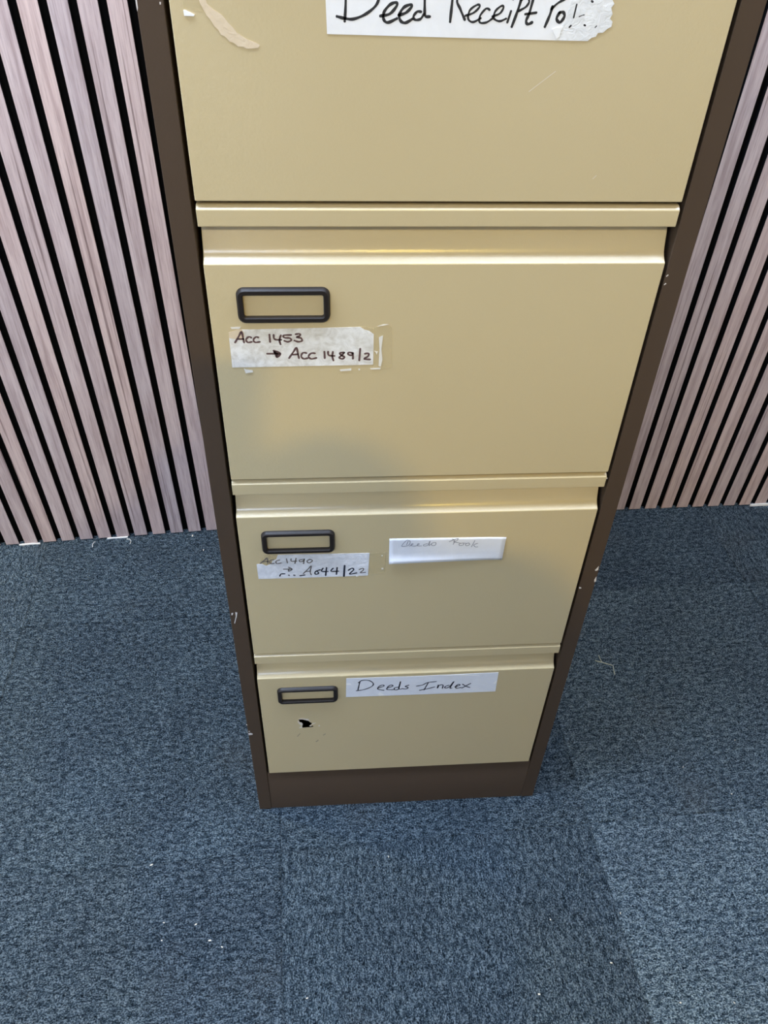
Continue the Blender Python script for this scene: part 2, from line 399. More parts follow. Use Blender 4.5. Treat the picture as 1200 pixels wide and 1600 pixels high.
HOLE_PX = [(466.5, 1124.2), (473, 1124.2), (482.5, 1126.5), (484, 1128.3), (487.8, 1130), (485.5, 1132.5), (483, 1134.2), (486.2, 1135.2),
           (487.5, 1133.6), (490.3, 1135.0), (487, 1136.2), (480, 1136.4), (472.6, 1137), (472.3, 1134.6), (473.2, 1131), (471, 1128.6), (468.2, 1128.4)]
def drawer(i):
    base = KICK + (3 - i) * PITCH; top = base + PITCH - GAP
    rows = [(0.0, FH), (0.0012, 0.0512), (0.0040, 0.0494), (0.0066, 0.0473), (0.0087, 0.0447), (0.0101, 0.0415), (0.0114, 0.0368), (0.0150, 0.0245), (0.018, 0.017), (0.0185, 0.005)]
    rows = [(-PR + d, top - h) for d, h in rows]
    bm = bmesh.new()
    L = [bm.verts.new((-DW, y, z)) for y, z in rows]; R = [bm.verts.new((DW, y, z)) for y, z in rows]
    for k in range(len(rows) - 1): bm.faces.new((L[k], R[k], R[k + 1], L[k + 1]))
    yb = 0.020
    bl, br = bm.verts.new((-DW, -PR, base)), bm.verts.new((DW, -PR, base))
    bbl, bbr = bm.verts.new((-DW, yb, base)), bm.verts.new((DW, yb, base))
    tbl, tbr = bm.verts.new((-DW, yb, top - 0.005)), bm.verts.new((DW, yb, top - 0.005))
    bm.faces.new((bl, br, bbr, bbl)); bm.faces.new((L[-1], R[-1], tbr, tbl))
    bm.faces.new([bl] + L + [tbl, bbl]); bm.faces.new([br] + R + [tbr, bbr])
    if i == 3:
        hv = [bm.verts.new(tuple(front(px, py, -PR))) for px, py in HOLE_PX]
        loop = [bl, br, R[0], L[0]]
        es = []
        for q in (loop, hv):
            for k in range(len(q)):
                e = bm.edges.get((q[k], q[(k + 1) % len(q)])) or bm.edges.new((q[k], q[(k + 1) % len(q)])); es.append(e)
        bmesh.ops.triangle_fill(bm, use_beauty=True, use_dissolve=False, edges=es)
    else: bm.faces.new((bl, br, R[0], L[0]))
    d = from_bm('drawer', bm, M['cream'], cab, bevel=0.0009, segs=3)
    # pull strip along the top edge
    r = 0.0105; a0, a1 = math.radians(40), math.radians(74)
    arc = [(-PR + r * (math.cos(a0) - math.cos(a)), top - r * (math.sin(a1) - math.sin(a))) for a in np.linspace(a0, a1, 9)]
    pr = [(-PR, top - SH + 0.0006)] + arc + [(0.0245, top), (0.0245, top - 0.0035), (0.006, top - 0.0035), (0.006, top - SH + 0.004),
          (0.0028, top - SH), (-PR + 0.0006, top - SH)]
    prism('pull_strip', pr, 'x', -DW - 0.0002, DW + 0.0002, M['cream'], d, bevel=0.0005, segs=2)
    # black plastic label holder frame
    hx, hz = -0.1420, base + 0.2085
    w, h, th, bw = 0.0425, 0.0168, 0.0052, 0.0056
    def rr(w, h, r, n=6):
        out = []
        for cx, cz, a0 in ((w - r, h - r, 0), (-w + r, h - r, 90), (-w + r, -h + r, 180), (w - r, -h + r, 270)):
            out += [(cx + r * math.cos(math.radians(a0 + 90 * k / n)), cz + r * math.sin(math.radians(a0 + 90 * k / n))) for k in range(n + 1)]
        return out
    bm = bmesh.new(); y0 = -PR
    loops = [(rr(w + 0.0006, h + 0.0006, 0.0075), 0.0), (rr(w, h, 0.0072), -th + 0.0014), (rr(w - 0.0014, h - 0.0014, 0.006), -th),
             (rr(w - bw + 0.001, h - bw + 0.001, 0.0026), -th), (rr(w - bw, h - bw, 0.002), -th + 0.001), (rr(w - bw, h - bw, 0.002), 0.0)]
    vs = [[bm.verts.new((hx + x, y0 + y, hz + z)) for x, z in lp] for lp, y in loops]
    for a, b2 in zip(vs, vs[1:]):
        for k in range(len(a)): bm.faces.new((a[k], a[(k + 1) % len(a)], b2[(k + 1) % len(a)], b2[k]))
    from_bm('label_holder', bm, M['plastic'], d, smooth=True)
    return d
drawers = [drawer(i) for i in range(4)]

# ------------------------------------------------------------------ flat pieces traced on the cabinet front
def flat(name, pxs, yp, mat, parent=None, thick=0.00025, origin=None):
    """polygon standing on the plane y = yp and thick towards the room"""
    P = [front(x, y, yp) for x, y in pxs]
    bm = bmesh.new()
    A = [bm.verts.new(tuple(p)) for p in P]; B = [bm.verts.new((p[0], p[1] - thick, p[2])) for p in P]
    n = len(P)
    for i in range(n): bm.faces.new((A[i], A[(i + 1) % n], B[(i + 1) % n], B[i]))
    f1 = bm.faces.new(A); f2 = bm.faces.new(B); bm.normal_update()
    bmesh.ops.triangulate(bm, faces=[f1, f2])
    if origin is not None:
        for v in bm.verts: v.co -= Vector(origin)
    o = from_bm(name, bm, mat, parent)
    return o
def catmull(pts, n=6):
    if len(pts) < 3: return pts
    P = [pts[0]] + list(pts) + [pts[-1]]; out = []
    for i in range(1, len(P) - 2):
        p0, p1, p2, p3 = (np.array(q, float) for q in P[i - 1:i + 3])
        for k in range(n):
            t = k / n
            out.append(tuple(0.5 * (2 * p1 + (p2 - p0) * t + (2 * p0 - 5 * p1 + 4 * p2 - p3) * t * t + (3 * p1 - p0 - 3 * p2 + p3) * t ** 3)))
    out.append(tuple(pts[-1])); return out
def writing(name, strokes, xf, width, yp, mat, parent, origin):
    """pen strokes given in zoomed pixels; xf = (x0, y0, scale); width in photo pixels"""
    bm = bmesh.new()
    mpp = None
    for st in strokes:
        w = width
        if isinstance(st, tuple) and isinstance(st[0], (int, float)) and isinstance(st[1], list): w, st = st
        pts = [front(xf[0] + x * xf[2], xf[1] + y * xf[2], yp) for x, y in (catmull(st) if len(st) > 2 else st)]
        P = [(p[0] - origin[0], p[2] - origin[2]) for p in pts]
        c = pts[0]; dpx = np.linalg.norm(front(xf[0] + st[0][0] * xf[2] + 1, xf[1] + st[0][1] * xf[2], yp) - c)
        hw = w * dpx / 2
        y = yp - origin[1]
        if len(P) == 1 or (len(P) == 2 and np.hypot(P[0][0] - P[1][0], P[0][1] - P[1][1]) < 1e-6): P = [P[0], (P[0][0] + hw * .3, P[0][1])]
        prev = None
        for k in range(len(P)):
            a = P[max(k - 1, 0)]; b2 = P[min(k + 1, len(P) - 1)]
            tx, tz = b2[0] - a[0], b2[1] - a[1]; l = math.hypot(tx, tz) or 1e-9
            nx, nz = -tz / l, tx / l
            ww = hw * (0.92 + 0.12 * math.sin(k * 0.9))
            v = (bm.verts.new((P[k][0] + nx * ww, y, P[k][1] + nz * ww)), bm.verts.new((P[k][0] - nx * ww, y, P[k][1] - nz * ww)))
            if prev: bm.faces.new((prev[0], prev[1], v[1], v[0]))
            prev = v
        for e, q in ((P[0], P[1]), (P[-1], P[-2])):                          # half-round ends
            a0 = math.atan2(e[1] - q[1], e[0] - q[0])
            bm.faces.new([bm.verts.new((e[0] + hw * 0.92 * math.cos(a0 + a), y, e[1] + hw * 0.92 * math.sin(a0 + a))) for a in np.linspace(-math.pi / 2, math.pi / 2, 7)])
    for f in bm.faces:
        f.normal_update()
        if f.normal.y > 0: f.normal_flip()
    me = bpy.data.meshes.new(name); bm.to_mesh(me); bm.free()
    return mesh_obj(name, me, mat, parent)
PY = -PR - 0.00005                                    # plane the papers are stuck to
def label_thing(cpx, label, group='handwritten paper labels stuck on the drawers'):
    c = front(*cpx, PY); o = empty('paper_label', tuple(c)); tag(o, label, 'label', group); return o, tuple(c)

# top drawer: torn label
pl, oc = label_thing((720, 58), 'large torn white paper label reading Deed Receipt on the top drawer')
flat('paper', [(506, -62), (511, 53), (700, 58.5), (868, 63), (906, 63.5), (912, 20), (908, -62)], PY, M['paper'], pl, 0.0003, oc)
flat('taped_end', [(905, -62), (900, -20), (890, 10), (884, 30), (872, 50), (868, 63), (918, 64), (924, 59), (931, 57), (934, 51.5), (942, 51), (949, 45), (955, 42), (957, 34), (953, 29), (957, 22), (955, 12), (960, 6), (957, 0), (966, -20), (962, -62)],
     PY - 0.0002, M['paper_torn'], pl, 0.0002, oc)
flat('peeled_flap', [(862.5, 46), (868, 43), (879, 42.5), (876, 49), (874, 57), (869.5, 61)], PY - 0.0004, M['scrap'], pl, 0.0004, oc)
sA = [[(205, -190), (200, 40), (193, 165)], [(90, -150), (230, -190), (380, -150), (455, -60), (445, 30), (365, 105), (265, 148), (190, 143), (132, 128)],
      [(472, 125), (545, 108), (600, 45), (592, 20), (545, 38), (500, 95), (497, 150), (530, 176), (600, 145)],
      [(615, 118), (670, 100), (715, 55), (705, 37), (655, 58), (620, 115), (630, 163), (668, 178), (722, 148)],
      (4.0, [(790, 92), (758, 92), (730, 130), (745, 155), (785, 148), (812, 110)]), [(822, -160), (818, 40), (822, 122), (857, 130)]]
writing('handwriting', sA, (500, 0, 0.2), 4.6, PY - 0.00042, M['ink_black'], pl, oc)
sB = [[(88, -150), (70, 20), (57, 145)], (4.2, [(60, -120), (120, -165), (165, -110), (105, -5), (125, 60), (155, 132)]),
      (3.4, [(160, 105), (215, 85), (255, 45), (240, 32), (190, 68), (178, 125), (210, 148), (262, 122)]), (3.4, [(322, 66), (298, 58), (258, 105), (256, 150), (300, 150), (342, 122)]),
      (3.4, [(340, 110), (390, 90), (415, 50), (400, 40), (360, 75), (350, 122), (388, 142), (432, 125)]), (3.6, [(465, 75), (440, 150)]), (3.0, [(476, -8), (480, -4)]),
      [(545, -40), (510, 70), (470, 178)], (3.6, [(535, 0), (568, -25), (587, 8), (565, 45), (515, 75)]), [(628, -60), (590, 80), (566, 140), (578, 162), (606, 150)], (3.6, [(560, 95), (635, 85)]),
      [(742, 45), (725, 100), (692, 178)], (3.6, [(735, 62), (780, 20), (850, -18)]), [(790, 85), (770, 125), (792, 150), (822, 112), (815, 82), (790, 85)],
      (2.6, [(905, 30), (884, 118)]), (2.8, [(856, 182), (866, 172)]), (3.4, [(1006, 8), (1012, 12)]), (2.8, [(955, 168), (962, 171)]), (1.6, [(1028, 184), (1038, 174)]), (1.4, [(920, 112), (945, 102), (956, 100)])]
writing('handwriting', sB, (690, 0, 0.23333), 4.6, PY - 0.00042, M['ink_black'], pl, oc)

# second drawer: stained label
pl, oc = label_thing((470, 573), 'stained white paper label reading Acc 1453 to Acc 1489/2 under the label holder')
flat('paper', [(358, 528), (363, 574), (470, 572), (583, 569.5), (584, 522), (577, 517), (570, 515), (563, 510.8), (378, 514.8), (381, 520), (382, 527), (372, 531)], PY, M['paper_old'], pl, 0.0003, oc)
flat('worn_corner', [(357.5, 519.5), (371, 514.5), (377.5, 514.6), (380.8, 520), (381.8, 527), (372, 530.8), (358, 527.8)], PY, M['tape_residue'], pl, 0.0003, oc)
flat('worn_corner', [(563.2, 511), (572, 510), (584, 514), (584, 521.8), (577, 516.8), (570, 514.8)], PY, M['tape'], pl, 0.0003, oc)
flat('clear_tape', [(584.2, 512), (606, 506.5), (612, 512), (612, 573), (584, 577)], PY, M['tape'], pl, 0.00025, oc)
for q in ([(360, 511.2), (376, 510.8), (374, 514), (362, 514)], [(381, 575), (384, 577.3), (394.5, 578.5), (395.5, 581.5), (384, 583.2)], [(531, 577.5), (549, 575.8), (548.5, 579), (532, 580)],
          [(560, 576), (562.5, 576), (562.5, 578.5), (560, 578.3)], [(578, 575.5), (595, 574.5), (594, 577), (580, 577.2)], [(592, 527), (598.5, 524), (596, 545), (597.5, 562), (595, 573), (591.5, 572), (593, 545)],
          [(584.2, 547.8), (588, 549), (590.5, 549), (588.5, 554), (586.5, 549.8)], [(590, 510), (600, 506.5), (607, 507), (600, 508.5)]):
    flat('paper_residue', q, PY - 0.0003, M['residue_white'], pl, 0.0002, oc)
s1 = [[(160, 325), (215, 232), (252, 168), (272, 245), (290, 325)], [(205, 275), (280, 275)], [(395, 256), (358, 243), (318, 282), (342, 322), (400, 316)], [(495, 252), (458, 246), (424, 288), (450, 322), (515, 316)],
      [(655, 210), (665, 318)], [(716, 215), (722, 268), (762, 286), (825, 285)], [(820, 222), (800, 290), (816, 350)], [(968, 216), (862, 222), (872, 255), (950, 262), (968, 294), (920, 315), (870, 300)],
      [(1032, 206), (1088, 200), (1095, 226), (1048, 250), (1110, 262), (1124, 300), (1070, 314), (1015, 296)], [(622, 486), (800, 486)], [(716, 442), (812, 480), (766, 538), (745, 500), (722, 455)], [(735, 465), (775, 490), (762, 515)]]
writing('handwriting', s1, (350, 500, 0.108333), 3.3, PY - 0.0004, M['ink_brown'], pl, oc)
s2 = [[(282, 325), (320, 270), (345, 236), (356, 280), (366, 325)], [(312, 296), (358, 292)], [(430, 282), (400, 280), (385, 308), (405, 330), (440, 325)], [(502, 284), (470, 284), (447, 310), (470, 331), (515, 323)],
      [(583, 270), (586, 325)], [(614, 270), (620, 300), (668, 306)], [(655, 272), (650, 310), (660, 345)], [(752, 278), (716, 280), (726, 300), (755, 316), (735, 331), (710, 320), (732, 300), (752, 278)],
      [(825, 282), (792, 276), (786, 294), (816, 300), (826, 278), (826, 330)], [(888, 245), (880, 345)], [(928, 288), (958, 284), (956, 308), (922, 332), (972, 336)]]
writing('handwriting', s2, (400, 500, 0.183333), 3.3, PY - 0.0004, M['ink_brown'], pl, oc)

# third drawer: crinkled label and white strip tinted for the cool light
pl, oc = label_thing((490, 902), 'crinkled white paper label reading Acc 1490 to 844/22 on the third drawer')
flat('paper', [(401, 881.5), (402.5, 893), (404, 904.4), (490, 902), (575, 899), (577.4, 864), (505, 865.5), (434, 866.8), (431.5, 874), (426, 876), (424, 881), (416, 884), (410, 881.2)], PY, M['paper_crinkled'], pl, 0.0003, oc)
flat('clear_tape', [(405, 881), (410, 880.9), (416, 883.7), (424, 880.7), (426, 875.7), (431.2, 873.7), (433.7, 866.6), (412, 868)], PY, M['tape'], pl, 0.00025, oc)
flat('clear_tape', [(577.8, 864), (603, 863), (602, 894), (577, 897)], PY, M['tape'], pl, 0.00025, oc)
for q in ([(596, 867.5), (598, 867), (598, 869), (596, 869)], [(596, 887.5), (599, 887), (599, 889.5), (596, 889.5)], [(556, 899.8), (564, 898.2), (557, 901.5)]):
    flat('paper_residue', q, PY - 0.0003, M['residue_white'], pl, 0.0002, oc)
g = [[(92, 330), (125, 302), (150, 286), (155, 330)], [(112, 316), (160, 311)], [(203, 300), (176, 306), (178, 330), (208, 330)], [(256, 300), (226, 310), (232, 331), (270, 325)], [(314, 290), (322, 325)],
     [(354, 290), (356, 310), (402, 310)], [(396, 285), (386, 330)], [(452, 295), (424, 301), (432, 316), (462, 305), (465, 290), (460, 331)], [(512, 294), (490, 310), (506, 326), (536, 306), (512, 294)],
     [(290, 378), (362, 378)], [(332, 362), (362, 378), (332, 397), (336, 375)], [(458, 416), (500, 376), (526, 350), (516, 400), (526, 426)], [(482, 398), (520, 395)]]
writing('handwriting', [[(934, 382), (964, 370), (970, 385), (944, 408), (988, 405)]], (390, 820, 0.183333), 2.1, PY - 0.0004, M['ink_grey'], pl, oc)
writing('handwriting', g, (390, 820, 0.183333), 2.1, PY - 0.0004, M['ink_grey'], pl, oc)
g = [[(258, 437), (268, 420), (300, 418)], [(333, 429), (338, 431)], [(376, 429), (386, 431)], [(430, 434), (470, 428)], [(602, 384), (575, 392), (556, 408), (566, 422), (588, 412), (572, 392)],
     [(626, 370), (614, 396), (668, 398)], [(656, 365), (648, 432)], [(712, 370), (694, 396), (758, 395)], [(746, 365), (740, 422)], (3.2, [(810, 348), (804, 438)]), [(842, 388), (872, 370), (886, 384), (852, 420), (912, 410)]]
writing('handwriting', g, (390, 820, 0.183333), 2.5, PY - 0.0004, M['ink_navy'], pl, oc)

pl, oc = label_thing((700, 876), 'plain white paper strip, tinted for the cool light, with faint pencil reading Deeds Book')
bm = bmesh.new(); nu, nv = 24, 10
quad = [(607.5, 877.5), (784, 873.5), (791, 838.5), (608.5, 841.5)]
P4 = [front(x, y, PY) - np.array(oc) for x, y in quad]
gr = []
for v in range(nv + 1):
    row = []
    for u in range(nu + 1):
        a, b2 = u / nu, v / nv
        p = (P4[0] * (1 - a) + P4[1] * a) * (1 - b2) + (P4[3] * (1 - a) + P4[2] * a) * b2
        curl = 0.0042 * max(0, 1 - b2 / 0.30) ** 2 * max(0, 1 - a / 0.95) + 0.0010 * max(0, (a - 0.8) / 0.2) ** 2
        row.append(bm.verts.new((p[0], p[1] - 0.0003 - curl, p[2])))
    gr.append(row)
for v in range(nv):
    for u in range(nu): bm.faces.new((gr[v][u], gr[v][u + 1], gr[v + 1][u + 1], gr[v + 1][u]))
o = from_bm('paper', bm, M['paper_cool_lit'], pl, smooth=True)
sm = o.modifiers.new('thickness', 'SOLIDIFY'); sm.thickness = 0.0002; sm.offset = 0
g = [[(212, 128), (232, 88), (246, 104), (226, 134), (166, 140), (205, 92), (225, 84)], [(240, 140), (272, 122), (262, 118), (255, 136), (300, 138), (330, 120), (318, 118), (312, 136), (352, 138)],
     [(408, 118), (376, 124), (372, 138), (410, 132), (432, 92), (422, 136), (452, 112), (484, 106), (482, 130), (452, 136), (446, 122)],
     [(640, 72), (662, 92), (648, 124)], [(612, 98), (690, 68), (684, 88), (652, 100), (690, 106), (716, 112)], [(745, 110), (708, 118), (708, 134), (742, 130), (750, 112), (770, 114)],
     [(795, 110), (766, 120), (772, 137), (802, 126), (795, 110)], [(852, 88), (820, 146)], [(878, 114), (842, 128), (858, 148), (880, 146)]]
writing('handwriting', g, (600, 830, 1 / 6), 1.25, PY - 0.00055, M['pencil'], pl, oc)

# bottom drawer: Deeds Index
pl, oc = label_thing((660, 1086), 'long white taped label reading Deeds Index on the bottom drawer')
flat('paper', [(541, 1060), (540.5, 1089), (660, 1084.8), (774, 1080), (779, 1050.5), (660, 1056)], PY, M['paper_cool_lit'], pl, 0.0003, oc)
for q in ([(541.5, 1068), (547, 1068), (549, 1070), (541.5, 1070.5)], [(771, 1067.5), (776.5, 1063), (776, 1066.5), (772, 1069)], [(590, 1084.5), (594, 1082), (601, 1086.2), (593, 1087)], [(690, 1055.3), (725, 1053.3), (750, 1056), (715, 1055.5)]):
    flat('painted_gloss', q, PY - 0.0003, M['scrap'], pl, 0.0001, oc)  # shine on the tape, painted as flat white patches
g = [[(150, 114), (142, 145), (135, 178)], [(124, 181), (180, 173), (232, 152), (246, 130), (216, 108), (165, 107), (138, 124)], [(280, 162), (322, 148), (312, 140), (285, 152), (280, 170), (322, 178)],
     [(345, 162), (386, 148), (374, 140), (350, 154), (346, 172), (388, 174)], [(432, 155), (402, 160), (398, 174), (428, 168), (442, 114), (430, 164), (446, 170)], [(502, 141), (476, 150), (497, 158), (482, 168), (452, 166)],
     [(558, 148), (600, 140), (640, 122), (700, 115)], [(642, 124), (612, 175)], [(580, 178), (640, 166), (688, 154)], [(714, 140), (708, 162)], [(710, 160), (722, 142), (748, 140), (744, 164)],
     [(792, 142), (766, 150), (764, 162), (792, 154), (828, 114), (800, 160), (812, 162)], [(834, 153), (870, 142), (860, 135), (840, 150), (846, 163), (878, 158)], [(890, 134), (912, 148), (942, 158)], [(948, 128), (884, 162)]]
writing('handwriting', g, (530, 1040, 0.216667), 2.0, PY - 0.0004, M['ink_navy'], pl, oc)

# ------------------------------------------------------------------ wear on the cabinet
d1, d2, d3, d4 = drawers
flat('tape_residue', [(318, -12), (324, 6.5), (335, 16), (345, 22), (350, 27), (357, 36), (364, 43), (370, 51), (385, 61), (400, 67), (406, 70.5), (403, 75), (385, 76), (380, 73), (372, 72.6), (366, 67), (359, 65), (352, 57), (345, 54), (341, 46), (335, 41), (329, 31), (323, 24), (312, 4), (308, -12)], PY, M['tape_residue'], d1, 0.0004)
flat('tape_scrap', [(286.5, 16), (289, 15.5), (304, 22.5), (303, 25), (288, 24.5)], PY, M['scrap'], d1, 0.0008)
flat('clear_tape', [(283, -14), (287, 14), (318, 18), (312, 4), (308, -14)], PY, M['tape'], d1, 0.0002)
flat('scratch', [(826, 143), (868, 111), (868.6, 111.6), (826.5, 143.7)], PY, M['hole_edge'], d1, 0.00006)
flat('scratch', [(925.5, 279.5), (931.8, 273.5), (932.4, 274.3), (926.4, 280)], PY, M['hole_edge'], d1, 0.00006)
for q in ([(472.5, 1137.2), (467, 1137.6), (470, 1135.5), (472.2, 1134.8)], [(497.5, 1133.2), (500, 1132.8), (499.4, 1135), (497.6, 1135)], [(488, 1130), (494, 1129), (490.6, 1131.2), (486.5, 1132.4)],
          [(466.4, 1124), (470, 1122.3), (482, 1123.6), (484.4, 1127.6), (482.4, 1126.2), (473, 1124)], [(465.8, 1125), (468, 1128.6), (471, 1129), (472.8, 1131), (472, 1134.4), (468, 1131.5), (465, 1128)], [(484, 1133.2), (486.5, 1133.4), (486.4, 1135), (483.2, 1134.4)]):
    flat('torn_paint', q, PY + 0.00003, M['hole_edge'], d4, 0.0002)
for q in ([(464, 1150.5), (469, 1145.5), (469.6, 1146.3), (465, 1151)], [(504.5, 1148.5), (508.5, 1146), (509, 1147), (505, 1149.4)], [(493, 1158.8), (497.5, 1155.6), (497.6, 1157.2), (494, 1159.6)]):
    flat('scuff', q, PY + 0.00003, M['smudge'], d4, 0.00006)
for q in ([(1040.5, 431.5), (1044, 428.6), (1044.6, 430), (1041.5, 432.6)], [(1037, 444.8), (1040, 442), (1041.4, 443.2), (1038, 445.6)], [(929.5, 891), (935.8, 884.2), (934.6, 890.6), (931, 892.2)], [(928.5, 906), (932, 900.5), (931.4, 908), (928.6, 909.5)],
          [(904.6, 917), (908, 917.6), (908.4, 919.4), (905, 919.8)], [(947, 746.5), (949, 746), (949.3, 748), (947.4, 748.3)]):
    flat('paint_chip', q, -0.00003, M['chip'], panels[1], 0.0001)
for q in ([(211, -3), (213.5, -3), (215.5, 12), (214.6, 18), (213, 10)], [(249, 3), (251.5, 3), (251.5, 7), (249.5, 7)], [(367.5, 956.5), (370.8, 957), (369.8, 964), (367, 974.5), (366, 973.5), (368.4, 963)], [(361.5, 958), (364.5, 957.6), (363.4, 960.6), (361.8, 961.6)],
          [(387.5, 1146), (391, 1145), (395, 1146.4), (394.4, 1148), (389, 1148.6)], [(384, 1131), (386.6, 1132.6), (385.4, 1134)], [(388, 1142.6), (390.4, 1142), (390, 1143.6)]):
    flat('paint_chip', q, -0.00003, M['chip'], panels[-1], 0.0001)

# ------------------------------------------------------------------ bits at the wall foot and on the carpet
def strip_at_wall(name, px0, px1, h, proud=0.004, nseg=6):
    """thin white remnant of skirting lying along the slat foot between two photo columns"""
    p0, p1 = px0, px1
    bm = bmesh.new(); rows = []
    for k in range(nseg + 1):
        x = p0 + (p1 - p0) * k / nseg; y = wy(x)
        hh = h * random.uniform(0.75, 1.1); pr = proud * random.uniform(0.7, 1.1)
        rows.append([bm.verts.new((x, y - 0.0012, 0.0006)), bm.verts.new((x, y - pr, 0.0006)), bm.verts.new((x, y - pr, hh)), bm.verts.new((x, y - 0.0012, hh))])
    for a, b2 in zip(rows, rows[1:]):
        for k in range(4): bm.faces.new((a[k], a[(k + 1) % 4], b2[(k + 1) % 4], b2[k]))
    bm.faces.new(rows[0]); bm.faces.new(rows[-1])
    return tag(from_bm(name, bm, M['scrap']), kind='structure')
strip_at_wall('trim_1', ground(1172, 792)[0], ground(1172, 792)[0] + 0.30, 0.0075, 0.006)
strip_at_wall('trim_2', ground(31, 851)[0], ground(64, 848)[0], 0.004, 0.004)
strip_at_wall('trim_3', ground(168, 842)[0], ground(200, 840)[0], 0.004, 0.004)

crumbs = [(237, 1352, 3.0, 'pale crumb on the carpet seam left of the cabinet foot'),
          (256, 1442, 2.0, 'small crumb left of the pair on the lower left carpet tile'),
          (306, 1445, 2.4, 'crumb just right of the first on the lower left carpet tile'),
          (253, 1470, 2.0, 'crumb below the pair on the lower left carpet tile'),
          (328, 1470, 3.0, 'longer crumb right of centre on the lower left carpet tile'),
          (347, 1480, 2.0, 'tiny crumb nearest the seam on the lower left carpet tile'),
          (480, 1560, 2.6, 'crumb beside the pale patch at the bottom of the dark tile'),
          (607, 1339, 2.0, 'tiny crumb close below the cabinet plinth on the dark tile'),
          (860, 1437, 1.8, 'tiny crumb in the middle of the dark carpet tile'),
          (842, 1554, 2.4, 'white crumb near the bottom edge of the dark carpet tile'),
          (955, 1505, 2.6, 'crumb by the right edge of the dark carpet tile'),
          (969, 1427, 2.0, 'crumb just over the seam on the lower right tile'),
          (1063, 1567, 2.0, 'crumb at the bottom of the lower right carpet tile'),
          (1147, 1567, 1.8, 'crumb in the bottom right corner of the carpet'),
          (1067, 1199, 1.8, 'tiny crumb right of the cabinet foot'),
          (1143, 1241, 2.0, 'crumb at the right edge level with the plinth bottom'),
          (1148, 1157, 1.8, 'small crumb at the right edge above the plinth level'),
          (301, 838, 4.0, 'pale fleck on the carpet beside the slats left of the cabinet'),
          (318, 860, 2.6, 'tiny fleck close to the cabinet side near the left slats')]
for k, (px, py, mm, lab) in enumerate(crumbs):
    bm = bmesh.new(); bmesh.ops.create_icosphere(bm, subdivisions=1, radius=1)
    a, b2, c = mm * 0.0009, mm * 0.00045, mm * 0.0004
    for v in bm.verts:
        j = 1 + random.uniform(-0.25, 0.25); v.co = Vector((v.co.x * a * j, v.co.y * b2 * j, v.co.z * c * j))
    zmin = min(v.co.z for v in bm.verts)
    for v in bm.verts: v.co.z -= zmin
    o = from_bm('crumb', bm, M['crumb'], smooth=False); p = ground(px, py, 0.0005)
    o.location = (p[0], p[1], 0.0008); o.rotation_euler = (0, 0, random.uniform(0, 3.1))
    tag(o, lab, 'crumb', 'pale crumbs scattered on the carpet')

def twig(name, chains, r, mat, label, cat):
    """thin bent stalk or thread following photo pixels on the carpet"""
    bm = bmesh.new()
    for ch in chains:
        P = [Vector(ground(x, y, z)) for x, y, z in ch]
        rings = []
        for k, p in enumerate(P):
            t = (P[min(k + 1, len(P) - 1)] - P[max(k - 1, 0)]).normalized()
            s = t.cross(Vector((0, 0, 1))).normalized(); u = s.cross(t)
            rings.append([bm.verts.new(p + (s * math.cos(a) + u * math.sin(a)) * r) for a in np.linspace(0, 2 * math.pi, 7)[:-1]])
        for a, b2 in zip(rings, rings[1:]):
            for k in range(6): bm.faces.new((a[k], a[(k + 1) % 6], b2[(k + 1) % 6], b2[k]))
        bm.faces.new(rings[0]); bm.faces.new(rings[-1])
    return tag(from_bm(name, bm, mat, smooth=True), label, cat)
twig('dry_stalk', [[(930, 1032, .0018), (938, 1034.2, .0016), (948, 1037, .0014), (957, 1039.5, .0014)], [(958, 1040, .0014), (959, 1047, .0014), (960.5, 1054, .0012)], [(940.5, 1034.5, .0014), (937.5, 1029, .0012), (935.5, 1024, .001)]],
     0.0009, M['stalk'], 'thin dry bent stalk on the carpet right of the cabinet', 'stalk')
twig('thread', [[(149, 846, .001), (146, 848, .004), (144.5, 851, .004), (144.4, 855, .001)]], 0.0006, M['scrap'], 'short white thread on the carpet at the foot of the left slats', 'thread')
twig('thread', [[(198, 842, .001), (203, 842.5, .003), (204.5, 846, .003), (203, 850, .001)]], 0.0006, M['scrap'], 'curved white thread on the carpet nearer the cabinet side', 'thread')

